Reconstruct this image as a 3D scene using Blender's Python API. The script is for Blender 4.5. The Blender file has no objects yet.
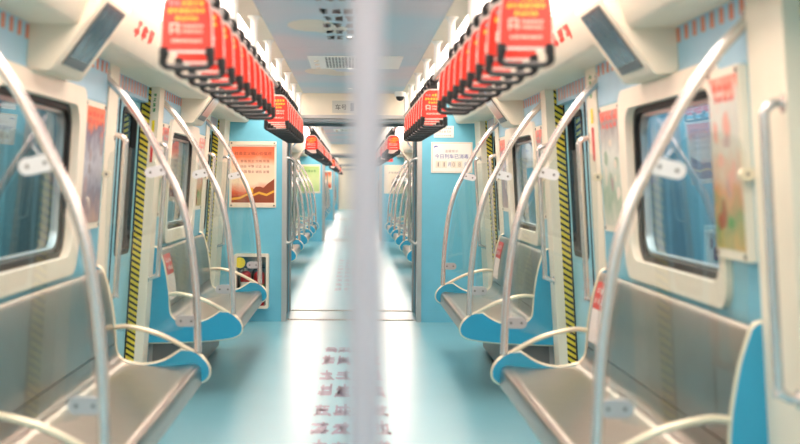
import bpy, math, random
from mathutils import Vector

# ------------------------------------------------------------------ camera, world, exposure
sc = bpy.context.scene
COL = sc.collection
H = 1.31                                   # eye height
cam_d = bpy.data.cameras.new('camera')
cam_d.sensor_width = 36.0
cam_d.lens = 1344.0 / 800.0 * 36.0
cam_d.shift_x = 48.0 / 800.0
cam_d.shift_y = -40.0 / 800.0
cam_d.clip_start = 0.05
cam_d.clip_end = 300
cam_d.dof.use_dof = True
cam_d.dof.focus_distance = 12.3
cam_d.dof.aperture_fstop = 2.5
cam = bpy.data.objects.new('camera', cam_d)
COL.objects.link(cam)
cam.location = (0, 0, H)
cam.rotation_euler = (math.pi / 2, math.radians(-0.35), 0)
sc.camera = cam

world = bpy.data.worlds.new('world')
sc.world = world
world.use_nodes = True
wb = world.node_tree.nodes['Background']
wb.inputs[0].default_value = (0.62, 0.78, 0.84, 1)
wb.inputs[1].default_value = 2.7

vs = sc.view_settings
vs.view_transform = 'Standard'
vs.look = 'None'
vs.gamma = 1.0
vs.use_curve_mapping = False
vs.exposure = 1.42
LIGHT = 3.6                                # radiance of the ceiling diffusers

# ------------------------------------------------------------------ materials
def lin(c):
    return tuple((x / 255 / 12.92) if x / 255 <= 0.04045 else ((x / 255 + 0.055) / 1.055) ** 2.4 for x in c) + (1,)

MATS = {}
def mat(name, rgb, rough=0.5, metal=0.0, spec=0.5, var=0.06, scale=6.0, bump=0.0, coat=0.0):
    m = bpy.data.materials.new(name)
    m.use_nodes = True
    nt = m.node_tree
    b = nt.nodes['Principled BSDF']
    b.inputs['Roughness'].default_value = rough
    b.inputs['Metallic'].default_value = metal
    b.inputs['Specular IOR Level'].default_value = spec
    if coat:
        b.inputs['Coat Weight'].default_value = coat
        b.inputs['Coat Roughness'].default_value = 0.12
    g = nt.nodes.new('ShaderNodeNewGeometry')
    n = nt.nodes.new('ShaderNodeTexNoise')
    n.inputs['Scale'].default_value = scale
    n.inputs['Detail'].default_value = 3
    nt.links.new(g.outputs['Position'], n.inputs['Vector'])
    r = nt.nodes.new('ShaderNodeValToRGB')
    c = lin(rgb)
    r.color_ramp.elements[0].position = 0.3
    r.color_ramp.elements[1].position = 0.7
    r.color_ramp.elements[0].color = tuple(x * (1 - var) for x in c[:3]) + (1,)
    r.color_ramp.elements[1].color = tuple(min(1, x * (1 + var)) for x in c[:3]) + (1,)
    nt.links.new(n.outputs['Fac'], r.inputs['Fac'])
    nt.links.new(r.outputs['Color'], b.inputs['Base Color'])
    if bump:
        bp = nt.nodes.new('ShaderNodeBump')
        bp.inputs['Strength'].default_value = bump
        bp.inputs['Distance'].default_value = 0.01
        nt.links.new(n.outputs['Fac'], bp.inputs['Height'])
        nt.links.new(bp.outputs['Normal'], b.inputs['Normal'])
    MATS[name] = m
    return m

def emit(name, rgb, strength):
    m = bpy.data.materials.new(name)
    m.use_nodes = True
    nt = m.node_tree
    nt.nodes.clear()
    e = nt.nodes.new('ShaderNodeEmission')
    e.inputs[0].default_value = lin(rgb)
    e.inputs[1].default_value = strength
    o = nt.nodes.new('ShaderNodeOutputMaterial')
    nt.links.new(e.outputs[0], o.inputs[0])
    MATS[name] = m
    return m

def glass(name, tint, extra=0.0, rough=0.02):
    m = bpy.data.materials.new(name)
    m.use_nodes = True
    nt = m.node_tree
    nt.nodes.clear()
    t = nt.nodes.new('ShaderNodeBsdfTransparent')
    t.inputs[0].default_value = tint + (1,)
    g = nt.nodes.new('ShaderNodeBsdfGlossy')
    g.inputs['Roughness'].default_value = rough
    f = nt.nodes.new('ShaderNodeFresnel')
    gm = nt.nodes.new('ShaderNodeNewGeometry')
    ior = nt.nodes.new('ShaderNodeMapRange')          # same reflectance on both faces of the thin pane
    ior.inputs['To Min'].default_value = 1.45
    ior.inputs['To Max'].default_value = 1 / 1.45
    nt.links.new(gm.outputs['Backfacing'], ior.inputs['Value'])
    nt.links.new(ior.outputs[0], f.inputs[0])
    a = nt.nodes.new('ShaderNodeMath')
    a.operation = 'ADD'
    a.use_clamp = True
    a.inputs[1].default_value = extra
    x = nt.nodes.new('ShaderNodeMixShader')
    o = nt.nodes.new('ShaderNodeOutputMaterial')
    nt.links.new(f.outputs[0], a.inputs[0])
    nt.links.new(a.outputs[0], x.inputs[0])
    nt.links.new(t.outputs[0], x.inputs[1])
    nt.links.new(g.outputs[0], x.inputs[2])
    nt.links.new(x.outputs[0], o.inputs[0])
    MATS[name] = m
    return m

def ramp_print(name, stops, axis='Z', lo=0.0, hi=1.0, scale=8.0, amount=0.3, rough=0.3):
    """flat printed picture: colour ramp along one axis warped by noise"""
    m = bpy.data.materials.new(name)
    m.use_nodes = True
    nt = m.node_tree
    b = nt.nodes['Principled BSDF']
    b.inputs['Roughness'].default_value = rough
    g = nt.nodes.new('ShaderNodeNewGeometry')
    s = nt.nodes.new('ShaderNodeSeparateXYZ')
    nt.links.new(g.outputs['Position'], s.inputs[0])
    mr = nt.nodes.new('ShaderNodeMapRange')
    mr.inputs['From Min'].default_value = lo
    mr.inputs['From Max'].default_value = hi
    nt.links.new(s.outputs[axis], mr.inputs['Value'])
    n = nt.nodes.new('ShaderNodeTexNoise')
    n.inputs['Scale'].default_value = scale
    n.inputs['Detail'].default_value = 4
    nt.links.new(g.outputs['Position'], n.inputs['Vector'])
    a = nt.nodes.new('ShaderNodeMath')
    a.operation = 'MULTIPLY_ADD'
    a.inputs[1].default_value = amount
    nt.links.new(n.outputs['Fac'], a.inputs[0])
    nt.links.new(mr.outputs[0], a.inputs[2])
    s2 = nt.nodes.new('ShaderNodeMath')
    s2.operation = 'SUBTRACT'
    s2.inputs[1].default_value = amount * 0.5
    nt.links.new(a.outputs[0], s2.inputs[0])
    r = nt.nodes.new('ShaderNodeValToRGB')
    el = r.color_ramp.elements
    while len(el) < len(stops):
        el.new(0.5)
    for e, (p, c) in zip(el, stops):
        e.position = p
        e.color = lin(c)
    nt.links.new(s2.outputs[0], r.inputs['Fac'])
    nt.links.new(r.outputs['Color'], b.inputs['Base Color'])
    MATS[name] = m
    return m

def hazard(name, pitch):
    m = bpy.data.materials.new(name)
    m.use_nodes = True
    nt = m.node_tree
    b = nt.nodes['Principled BSDF']
    b.inputs['Roughness'].default_value = 0.5
    g = nt.nodes.new('ShaderNodeNewGeometry')
    d = nt.nodes.new('ShaderNodeVectorMath')
    d.operation = 'DOT_PRODUCT'
    d.inputs[1].default_value = (0.6 / pitch, 0.6 / pitch, 1.0 / pitch)
    nt.links.new(g.outputs['Position'], d.inputs[0])
    f = nt.nodes.new('ShaderNodeMath')
    f.operation = 'FRACT'
    nt.links.new(d.outputs['Value'], f.inputs[0])
    r = nt.nodes.new('ShaderNodeValToRGB')
    r.color_ramp.interpolation = 'CONSTANT'
    r.color_ramp.elements[0].color = lin((232, 205, 62))
    r.color_ramp.elements[1].position = 0.58
    r.color_ramp.elements[1].color = lin((35, 33, 26))
    nt.links.new(f.outputs[0], r.inputs['Fac'])
    nt.links.new(r.outputs['Color'], b.inputs['Base Color'])
    MATS[name] = m
    return m

def mesh_dots(name, pitch):
    """dark perforated sheet"""
    m = bpy.data.materials.new(name)
    m.use_nodes = True
    nt = m.node_tree
    b = nt.nodes['Principled BSDF']
    b.inputs['Roughness'].default_value = 0.5
    g = nt.nodes.new('ShaderNodeNewGeometry')
    v = nt.nodes.new('ShaderNodeTexVoronoi')
    v.inputs['Scale'].default_value = 1 / pitch
    v.inputs['Randomness'].default_value = 0.0
    nt.links.new(g.outputs['Position'], v.inputs['Vector'])
    r = nt.nodes.new('ShaderNodeValToRGB')
    r.color_ramp.interpolation = 'CONSTANT'
    r.color_ramp.elements[0].color = lin((28, 30, 32))
    r.color_ramp.elements[1].position = 0.36
    r.color_ramp.elements[1].color = lin((96, 98, 98))
    nt.links.new(v.outputs['Distance'], r.inputs['Fac'])
    nt.links.new(r.outputs['Color'], b.inputs['Base Color'])
    MATS[name] = m
    return m

mat('cream', (238, 226, 206), 0.45, var=0.02)
mat('frame_cream', (240, 228, 210), 0.4, var=0.02)
mat('blue', (44, 156, 194), 0.32, var=0.03, coat=0.2)
mat('end_blue', (112, 192, 218), 0.4, var=0.03)
mat('bay_blue', (120, 186, 208), 0.4, var=0.03)
mat('sky_blue', (160, 203, 224), 0.45, var=0.04)
mat('door_blue', (140, 200, 218), 0.4, var=0.03)
mat('seat_steel', (164, 158, 148), 0.3, 1.0, var=0.04, scale=14)
mat('pole_steel', (226, 216, 212), 0.27, 0.75, var=0.02)
mat('grey_pole', (196, 190, 198), 0.4, 0.25, var=0.02)
mat('steel', (190, 190, 188), 0.35, 1.0, var=0.05)
mat('trim', (232, 222, 198), 0.3, 0.35, var=0.02)
mat('bellows', (140, 148, 152), 0.5, 0.2, var=0.06)
mat('black', (24, 24, 25), 0.45, var=0.1)
mat('rubber', (16, 17, 18), 0.6, var=0.1)
mat('handle', (34, 34, 36), 0.42, var=0.1)
mat('white', (240, 240, 236), 0.4, var=0.01)
mat('tag_white', (228, 228, 230), 0.35, var=0.01)
mat('clamp_grey', (186, 184, 186), 0.35, 0.4)
mat('bolt', (110, 108, 104), 0.35, 0.8)
mat('red_print', (240, 56, 40), 0.35, var=0.03)
mat('yellow_print', (255, 205, 60), 0.4, var=0.02)
mat('pale_print', (255, 214, 196), 0.4, var=0.02)
mat('grey_print', (176, 150, 150), 0.4, var=0.02)
mat('clear_edge', (246, 226, 216), 0.2, var=0.01, coat=0.4)
mat('red', (200, 28, 34), 0.3, var=0.04, coat=0.3)
mat('sticker_red', (218, 66, 62), 0.4, var=0.02)
mat('sticker_white', (236, 226, 222), 0.4, var=0.02)
mat('orange_print', (226, 128, 92), 0.5, var=0.04)
mat('pink_print', (222, 164, 150), 0.5, var=0.04)
mat('green_print', (70, 150, 80), 0.5)
mat('dark_print', (58, 52, 54), 0.5)
mat('blue_print', (16, 34, 160), 0.5)
mat('brown_print', (162, 148, 148), 0.6)
mat('purple_print', (134, 118, 148), 0.3, spec=0.65, coat=0.55)
MATS['purple_print'].node_tree.nodes['Principled BSDF'].inputs['Coat Roughness'].default_value = 0.27
mat('maroon_print', (150, 40, 36), 0.5)
mat('yellow_sign', (246, 218, 20), 0.4)
mat('sage_print', (156, 178, 156), 0.5)
mat('plate_grey', (206, 202, 192), 0.5)
mat('amber_print', (238, 176, 60), 0.5)
mat('rust_print', (150, 70, 40), 0.5)
mat('cloud_print', (232, 220, 206), 0.55, var=0.03)
mat('screen_bezel', (92, 96, 98), 0.35)
mat('screen_dark', (96, 112, 122), 0.16, var=0.25, scale=9, spec=0.7)
mat('box_grey', (150, 152, 150), 0.5)
mat('tunnel_teal', (58, 86, 92), 0.6, var=0.3, scale=2.5)
mat('platform_blue', (118, 160, 182), 0.5, var=0.12, scale=2.0)
mat('platform_floor', (120, 128, 130), 0.5)
mat('cabinet_white', (226, 236, 242), 0.35, var=0.01)
mat('cabinet_back', (116, 122, 118), 0.5)
mat('ceiling_dark', (120, 122, 124), 0.6)
mat('gangway_plate', (196, 196, 190), 0.3, 0.5)
glass('screen_glass', (0.95, 0.97, 0.96), 0.03)
glass('window_glass', (0.78, 0.83, 0.84), 0.0)
glass('door_glass', (0.5, 0.56, 0.56), 0.04)
hazard('hazard', 0.036)
mesh_dots('perforated', 0.011)
emit('diffuser', (255, 233, 217), LIGHT)
emit('spot', (255, 250, 240), 6.0)
emit('green_led', (40, 255, 130), 2.0)

def floor_material():
    m = mat('floor', (126, 186, 202), 0.2, var=0.03, scale=1.5, spec=0.65, coat=0.55)
    nt = m.node_tree
    b = nt.nodes['Principled BSDF']
    g = nt.nodes.new('ShaderNodeNewGeometry')
    n = nt.nodes.new('ShaderNodeTexNoise')
    n.inputs['Scale'].default_value = 90
    nt.links.new(g.outputs['Position'], n.inputs['Vector'])
    mr = nt.nodes.new('ShaderNodeMapRange')
    mr.inputs['To Min'].default_value = 0.28
    mr.inputs['To Max'].default_value = 0.36
    b.inputs['Coat Roughness'].default_value = 0.27
    b.inputs['Coat IOR'].default_value = 1.6
    nt.links.new(n.outputs['Fac'], mr.inputs['Value'])
    nt.links.new(mr.outputs[0], b.inputs['Roughness'])
floor_material()

def ceiling_material():
    m = mat('ceiling_print', (186, 200, 210), 0.5, var=0.0)
    nt = m.node_tree
    r = [n for n in nt.nodes if n.type == 'VALTORGB'][0]
    n = [n for n in nt.nodes if n.type == 'TEX_NOISE'][0]
    n.inputs['Scale'].default_value = 0.9
    n.inputs['Detail'].default_value = 1
    el = r.color_ramp.elements
    el[0].position = 0.38
    el[0].color = lin((184, 208, 222))
    el[1].position = 0.66
    el[1].color = lin((216, 206, 214))
ceiling_material()

ramp_print('sunset_print', [(0.0, (150, 60, 40)), (0.18, (226, 96, 56)), (0.38, (250, 226, 196)), (0.62, (248, 214, 186)), (0.8, (240, 128, 84)), (1.0, (226, 92, 60))], 'Z', 1.10, 1.66, 5.0, 0.35)
ramp_print('green_poster_print', [(0.0, (186, 214, 140)), (0.5, (218, 232, 170)), (1.0, (170, 206, 120))], 'Z', 1.05, 1.7, 4.0, 0.4)
ramp_print('city_print', [(0.0, (196, 160, 140)), (0.3, (120, 110, 130)), (0.55, (190, 190, 200)), (0.78, (96, 90, 120)), (0.86, (236, 120, 70)), (1.0, (240, 110, 60))], 'Z', 1.08, 1.66, 16.0, 0.5)
ramp_print('village_print', [(0.0, (214, 170, 90)), (0.2, (120, 150, 90)), (0.34, (206, 140, 90)), (0.6, (200, 200, 190)), (0.84, (214, 216, 208)), (0.92, (236, 160, 140)), (1.0, (232, 130, 110))], 'Z', 1.08, 1.66, 14.0, 0.5)
ramp_print('meadow_print', [(0.0, (226, 220, 204)), (0.3, (150, 176, 150)), (0.6, (220, 222, 214)), (0.86, (150, 150, 150)), (0.92, (240, 120, 100)), (1.0, (240, 110, 90))], 'Z', 1.08, 1.66, 12.0, 0.4)
ramp_print('advert_screen_print', [(0.0, (196, 92, 60)), (0.45, (240, 210, 190)), (0.6, (250, 250, 250)), (0.8, (70, 160, 210)), (1.0, (30, 110, 190))], 'Z', 1.74, 1.95, 10.0, 0.4)

# ------------------------------------------------------------------ mesh helpers
def spline(pts, n=6):
    out = []
    P = [pts[0]] + list(pts) + [pts[-1]]
    for i in range(1, len(P) - 2):
        for k in range(n):
            t = k / n
            out.append(tuple(0.5 * (2 * b + (c - a) * t + (2 * a - 5 * b + 4 * c - d) * t * t + (3 * b - a - 3 * c + d) * t ** 3)
                             for a, b, c, d in zip(P[i - 1], P[i], P[i + 1], P[i + 2])))
    out.append(tuple(pts[-1]))
    return out

def rrect(u0, u1, v0, v1, r, n=5):
    pts = []
    for cu, cv, a0 in ((u1 - r, v1 - r, 0), (u0 + r, v1 - r, 90), (u0 + r, v0 + r, 180), (u1 - r, v0 + r, 270)):
        for k in range(n + 1):
            a = math.radians(a0 + 90 * k / n)
            pts.append((cu + r * math.cos(a), cv + r * math.sin(a)))
    return pts

class MB:
    def __init__(self):
        self.v, self.f, self.m = [], [], []
    def add(self, v, f, mi=0):
        b = len(self.v)
        self.v += [tuple(p) for p in v]
        self.f += [tuple(i + b for i in q) for q in f]
        self.m += [mi] * len(f)
        return self
    def box(self, x0, x1, y0, y1, z0, z1, mi=0):
        v = [(x, y, z) for x in (x0, x1) for y in (y0, y1) for z in (z0, z1)]
        return self.add(v, [(0, 1, 3, 2), (4, 6, 7, 5), (0, 4, 5, 1), (2, 3, 7, 6), (0, 2, 6, 4), (1, 5, 7, 3)], mi)
    def slab(self, s, y0, y1, z0, z1, o0, o1, mi=0):
        v = [(s * (XW(z) + o), y, z) for o in (o0, o1) for y in (y0, y1) for z in (z0, z1)]
        return self.add(v, [(0, 1, 3, 2), (4, 6, 7, 5), (0, 4, 5, 1), (2, 3, 7, 6), (0, 2, 6, 4), (1, 5, 7, 3)], mi)
    def prism(self, poly, fn, t0, t1, mi=0):
        n = len(poly)
        v = [fn(u, w, t) for t in (t0, t1) for u, w in poly]
        f = [tuple(range(n)), tuple(range(2 * n - 1, n - 1, -1))]
        f += [(i, n + i, n + (i + 1) % n, (i + 1) % n) for i in range(n)]
        return self.add(v, f, mi)
    def ring(self, A, B, fn, t0, t1, mi=0):
        n = len(A)
        v = [fn(u, w, t) for t in (t0, t1) for L in (A, B) for u, w in L]
        f = []
        for i in range(n):
            j = (i + 1) % n
            f += [(i, j, n + j, n + i), (2 * n + i, 3 * n + i, 3 * n + j, 2 * n + j),
                  (i, 2 * n + i, 2 * n + j, j), (n + i, n + j, 3 * n + j, 3 * n + i)]
        return self.add(v, f, mi)
    def tube(self, path, r, n=10, mi=0):
        P = [Vector(p) for p in path]
        up = None
        v, f = [], []
        for i, p in enumerate(P):
            t = (P[min(i + 1, len(P) - 1)] - P[max(i - 1, 0)]).normalized()
            if up is None:
                a = Vector((0, 1, 0)) if abs(t.y) < 0.9 else Vector((1, 0, 0))
                up = (a - t * a.dot(t)).normalized()
            else:
                up = (up - t * up.dot(t)).normalized()
            w = t.cross(up)
            rr = r[i] if isinstance(r, (list, tuple)) else r
            for k in range(n):
                g = 2 * math.pi * k / n
                v.append(p + up * (rr * math.cos(g)) + w * (rr * math.sin(g)))
        for i in range(len(P) - 1):
            for k in range(n):
                f.append((i * n + k, i * n + (k + 1) % n, (i + 1) * n + (k + 1) % n, (i + 1) * n + k))
        f.append(tuple(range(n - 1, -1, -1)))
        f.append(tuple(range((len(P) - 1) * n, len(P) * n)))
        return self.add(v, f, mi)
    def lathe(self, prof, c, axis='z', n=16, mi=0):
        v, f = [], []
        for r, h in prof:
            for k in range(n):
                g = 2 * math.pi * k / n
                a, b = r * math.cos(g), r * math.sin(g)
                v.append({'z': (c[0] + a, c[1] + b, c[2] + h), 'y': (c[0] + a, c[1] + h, c[2] + b),
                          'x': (c[0] + h, c[1] + a, c[2] + b)}[axis])
        for i in range(len(prof) - 1):
            for k in range(n):
                f.append((i * n + k, i * n + (k + 1) % n, (i + 1) * n + (k + 1) % n, (i + 1) * n + k))
        f.append(tuple(range(n - 1, -1, -1)))
        f.append(tuple(range((len(prof) - 1) * n, len(prof) * n)))
        return self.add(v, f, mi)
    def glyph(self, rng, fn, u0, v0, w, h, mi=0, th=0.13):
        """one block-like written character made of strokes, in a (u, v) plane"""
        def bar(a, b):
            (x0, y0), (x1, y1) = a, b
            L = math.hypot(x1 - x0, y1 - y0) or 1
            nx, ny = -(y1 - y0) / L * th / 2, (x1 - x0) / L * th / 2
            q = [(x0 + nx, y0 + ny), (x1 + nx, y1 + ny), (x1 - nx, y1 - ny), (x0 - nx, y0 - ny)]
            self.add([fn(u0 + a_ * w, v0 + b_ * h) for a_, b_ in q], [(0, 1, 2, 3)], mi)
        k = rng.randint(2, 3)
        for i in range(k):
            y = 0.12 + 0.76 * (i + rng.uniform(0, 0.5)) / k
            bar((rng.uniform(0.04, 0.25), y), (rng.uniform(0.75, 0.96), y))
        for i in range(rng.randint(1, 2)):
            x = rng.uniform(0.2, 0.8)
            bar((x, rng.uniform(0.04, 0.3)), (x, rng.uniform(0.7, 0.96)))
        if rng.random() < 0.7:
            bar((rng.uniform(0.35, 0.55), 0.5), (rng.choice((0.08, 0.92)), 0.06))
        return self
    def line(self, rng, n, fn, u0, v0, w, h, mi=0, th=0.15):
        for i in range(n):
            self.glyph(rng, fn, u0 + w * i / n, v0, w / n * 0.88, h, mi, th)
        return self
    def text(self, body, fn, u0, v0, w, h, mi=0):
        """real lettering fitted into a (u, v) rectangle"""
        v, f = text_mesh(body)
        xs = [p[0] for p in v]; ys = [p[1] for p in v]
        ax, bx, ay, by = min(xs), max(xs), min(ys), max(ys)
        return self.add([fn(u0 + (p[0] - ax) / (bx - ax) * w, v0 + (p[1] - ay) / (by - ay) * h) for p in v], f, mi)
    def build(self, name, mats, parent=None, base=(0, 0, 0), smooth=True, frame=(0, 0, 0)):
        me = bpy.data.meshes.new(name)
        me.from_pydata([(x - base[0], y - base[1], z - base[2]) for x, y, z in self.v], [], self.f)
        if isinstance(mats, str):
            mats = [mats]
        for k in mats:
            me.materials.append(MATS[k])
        me.polygons.foreach_set('material_index', self.m)
        import bmesh
        bm = bmesh.new()
        bm.from_mesh(me)
        bmesh.ops.recalc_face_normals(bm, faces=bm.faces)
        bm.to_mesh(me)
        bm.free()
        if smooth:
            me.polygons.foreach_set('use_smooth', [True] * len(me.polygons))
            me.set_sharp_from_angle(angle=math.radians(38))
        me.update()
        o = bpy.data.objects.new(name, me)
        COL.objects.link(o)
        if parent is not None:
            o.parent = parent
        else:
            o.location = tuple(base[i] + frame[i] for i in range(3))
        return o

_TXT = {}
def text_mesh(body):
    if body not in _TXT:
        cu = bpy.data.curves.new('lettering', 'FONT')
        cu.body = body
        cu.resolution_u = 3
        ob = bpy.data.objects.new('lettering', cu)
        COL.objects.link(ob)
        dg = bpy.context.evaluated_depsgraph_get()
        me = bpy.data.meshes.new_from_object(ob.evaluated_get(dg))
        _TXT[body] = ([tuple(v.co) for v in me.vertices], [tuple(p.vertices) for p in me.polygons])
        bpy.data.objects.remove(ob)
        bpy.data.curves.remove(cu)
        bpy.data.meshes.remove(me)
    return _TXT[body]

def tag(o, label=None, cat=None, group=None, kind=None):
    if label: o['label'] = label
    if cat: o['category'] = cat
    if group: o['group'] = group
    if kind: o['kind'] = kind
    return o

def thing(name, loc, label=None, cat=None, group=None, kind=None):
    o = bpy.data.objects.new(name, None)
    o.empty_display_size = 0.05
    COL.objects.link(o)
    o.location = loc
    return tag(o, label, cat, group, kind)

KIDS = {}
def copy_tree(o, parent=None):
    c = o.copy()
    COL.objects.link(c)
    if parent is not None:
        c.parent = parent
    for ch in list(o.children):
        copy_tree(ch, c)
    return c

class Proto:
    """first use places the thing itself, later uses place copies of it and of its parts"""
    def __init__(self, root):
        self.root, self.used, self.loc = root, False, Vector(root.location)
    def put(self, dy, label=None, group=None, name=None):
        o = copy_tree(self.root) if self.used else self.root
        self.used = True
        o.location = self.loc + Vector((0, dy, 0))
        if label: o['label'] = label
        if group: o['group'] = group
        if name: o.name = name
        return o

def XW(z):
    return 1.262 - 0.06 * z

# ------------------------------------------------------------------ layout
L = 2.43                        # length of a bench bay
BAY0 = [3.93, 8.20]
D = 12.6                        # end wall of this carriage
CARS = [dict(a=-4.6, b=D, bays=[-0.33] + BAY0, furn=BAY0)]
for k in range(3):
    a = 13.65 + 17.0 * k
    bays = [a + 2.5 + 4.25 * i for i in range(3)]
    CARS.append(dict(a=a, b=a + 15.95, bays=bays, furn=bays))
SIDES = ((-1, 'left', 'extinguisher side'), (1, 'right', 'notice side'))
CARNAME = ['this carriage', 'the next carriage past the gangway', 'the second carriage past the gangway', 'the third carriage past the gangway']
Z_TOP = 1.87
ORD = ['first', 'second', 'third', 'fourth', 'fifth', 'sixth', 'seventh', 'eighth', 'ninth', 'tenth']

# ------------------------------------------------------------------ floor, ceiling, walls
rng = random.Random(4)
COVE = [(0.895, 2.055), (0.905, 2.035), (0.972, 1.875), (0.985, 1.864), (1.0, 1.862), (1.16, 1.868)]
def cove_poly(s):
    p = COVE + [(1.30, 1.868), (1.30, 2.16), (0.90, 2.16)]
    return [(s * x, z) for x, z in p]

n_door = n_win = 0
door_zones = []
for ci, car in enumerate(CARS):
    a, b = car['a'], car['b']
    fl = MB().box(-1.36, 1.36, a - 0.1, b + 0.12, -0.05, 0.0).build('floor', 'floor', base=(0, (a + b) / 2, 0))
    tag(fl, 'glossy pale teal vinyl floor of ' + CARNAME[ci], kind='structure')
    car['floor'] = fl
    ce = thing('ceiling', (0, (a + b) / 2, 2.14), kind='structure')
    tag(ce, 'pale blue printed ceiling of ' + CARNAME[ci])
    car['ceiling'] = ce
    cb = (0, (a + b) / 2, 2.14)
    n = max(1, round((b - a) / 2.13))
    for i in range(n):
        y0, y1 = a + (b - a) * i / n, a + (b - a) * (i + 1) / n
        MB().box(-0.46, 0.46, y0 + 0.004, y1 - 0.004, 2.14, 2.155).build('ceiling_panel', 'ceiling_print', ce, cb)
    MB().box(-1.32, 1.32, a, b, 2.16, 2.19).build('roof_backing', 'ceiling_dark', ce, cb)
    for s, sn, ph in SIDES:
        MB().prism([(s * 0.46, 2.136), (s * 0.56, 2.128), (s * 0.56, 2.158), (s * 0.46, 2.158)], lambda u, w, t: (u, t, w), a, b).build('rail_channel', 'cream', ce, cb)
        MB().prism(cove_poly(s), lambda u, w, t: (u, t, w), a, b).build('cove', 'cream', ce, cb)
        li = MB().prism([(s * 0.56, 2.130), (s * 0.895, 2.058), (s * 0.895, 2.078), (s * 0.56, 2.15)], lambda u, w, t: (u, t, w), a + 0.01, b - 0.01).build('ceiling_light', 'diffuser', base=(s * 0.73, (a + b) / 2, 2.09))
        tag(li, 'long glowing white ceiling light strip in %s, %s' % (CARNAME[ci], ph), 'light')

# ---- wall furniture prototypes (bay-local y)
WY0, WY1, WZ0, WZ1 = 0.33, 1.84, 0.94, 1.675
def bay_panel(s, parent, base, y):
    m = MB()
    m.slab(s, y, y + L, 0.0, WZ0, 0, 0.05)
    m.slab(s, y, y + L, WZ1, Z_TOP, 0, 0.05, 1)
    m.slab(s, y, y + WY0, WZ0, WZ1, 0, 0.05)
    m.slab(s, y + WY1, y + L, WZ0, WZ1, 0, 0.05)
    p = m.build('bay_panel', ['bay_blue', 'sky_blue'], parent, base, smooth=False)
    m = MB()
    for i in range(22):
        yy = y + 0.03 + i * 0.11
        m.slab(s, yy, yy + 0.042, 1.812, 1.862, -0.0015, 0.0)
    m.build('stripe_print', 'orange_print', p, (0, 0, 0), smooth=False)
    return p

def make_window(s):
    base = (s * XW(0.9), L / 2, 0.9)
    w = thing('window_0', base, kind='structure')
    fn = lambda u, v, t: (s * (XW(v) + t), u, v)
    A = rrect(WY0 - 0.03, WY1 + 0.03, WZ0 - 0.03, WZ1 + 0.03, 0.10)
    B = rrect(WY0 + 0.035, WY1 - 0.11, WZ0 + 0.05, WZ1 - 0.05, 0.10)
    C = rrect(WY0 + 0.055, WY1 - 0.14, WZ0 + 0.075, WZ1 - 0.075, 0.085)
    E = rrect(WY0 + 0.07, WY1 - 0.17, WZ0 + 0.09, WZ1 - 0.09, 0.075)
    MB().ring(A, B, fn, -0.022, 0.045).build('window_frame', 'frame_cream', w, base)
    MB().ring(B, C, fn, 0.012, 0.06).build('gasket', 'rubber', w, base)
    MB().ring(C, E, fn, 0.03, 0.06).build('inner_frame', 'steel', w, base)
    MB().prism(E, fn, 0.045, 0.05).build('pane', 'window_glass', w, base)
    return Proto(w)

def make_pole(s, ye):
    """arched pole of a bench end, bay-local y = ye"""
    pts = [(1.172, 1.815), (1.152, 1.785), (1.076, 1.703), (0.992, 1.585), (0.936, 1.487), (0.888, 1.39), (0.826, 1.263),
           (0.782, 1.13), (0.754, 0.978), (0.733, 0.784), (0.725, 0.60), (0.722, 0.50)]
    path = [(s * x, ye, z) for x, z in spline(pts, 4)]
    base = (s * 0.722, ye, 0.49)
    t = thing('grab_pole', base, cat='pole')
    MB().tube(path, 0.0185, 14).build('tube', 'pole_steel', t, base)
    d = Vector((1.172 - 1.076, 0, 1.815 - 1.703)).normalized()
    p0 = Vector((1.172, 0, 1.815))
    MB().tube([(s * (p0.x - 0.02 * d.x), ye, p0.z - 0.02 * d.z), (s * p0.x, ye, p0.z)], [0.024, 0.03], 14).build('wall_flange', 'pole_steel', t, base)
    return Proto(t)

def stadium(cx, cz, w, h, ang=0.0):
    pts = rrect(-w / 2, w / 2, -h / 2, h / 2, h * 0.48, 6)
    c, n = math.cos(ang), math.sin(ang)
    return [(cx + u * c - v * n, cz + u * n + v * c) for u, v in pts]

def make_screen(s, ye):
    base = (s * 0.95, ye, 0.58)
    t = thing('draught_screen', base, cat='glass screen')
    pole = [(0.936, 1.487), (0.888, 1.39), (0.826, 1.263), (0.782, 1.13), (0.754, 0.978), (0.733, 0.784), (0.727, 0.68)]
    out = [(1.10, 0.60), (1.13, 0.615), (1.145, 0.66), (1.165, 0.9), (1.16, 1.2), (1.152, 1.40), (1.14, 1.44), (1.10, 1.462),
           (1.03, 1.465), (0.99, 1.46), (0.965, 1.44)]
    out += [(x + 0.033, z) for x, z in spline(pole[1:], 3)] + [(0.77, 0.65), (0.80, 0.61), (0.86, 0.595)]
    fn = lambda u, v, k: (s * u, k, v)
    g = MB().prism(out, fn, ye - 0.004, ye + 0.004).build('glass_pane', 'screen_glass', t, base)
    for (cx, cz, w, h, ang) in ((0.925, 1.355, 0.105, 0.05, -0.22), (1.158, 1.34, 0.045, 0.036, 0.1), (0.778, 0.65, 0.10, 0.052, 0.0)):
        c = MB().prism(stadium(cx, cz, w, h, ang), fn, ye - 0.014, ye + 0.014).build('clamp', ('tag_white' if cz > 1 else 'clamp_grey') if w > 0.06 else 'trim', t, base)
        for k in ((-0.25, 0.25) if w > 0.06 else (0,)):
            MB().lathe([(0.006, -0.0155), (0.006, 0.0155)], (s * (cx + k * w * math.cos(ang)), ye, cz + k * w * math.sin(ang)), 'y', 10).build('bolt', 'bolt', c, base)
    return Proto(t)

def offset(poly, d):
    out = []
    for i, p in enumerate(poly):
        a, b = Vector(poly[max(i - 1, 0)]), Vector(poly[min(i + 1, len(poly) - 1)])
        t = (b - a).normalized()
        out.append((p[0] - t.y * d, p[1] + t.x * d))
    return out

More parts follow.
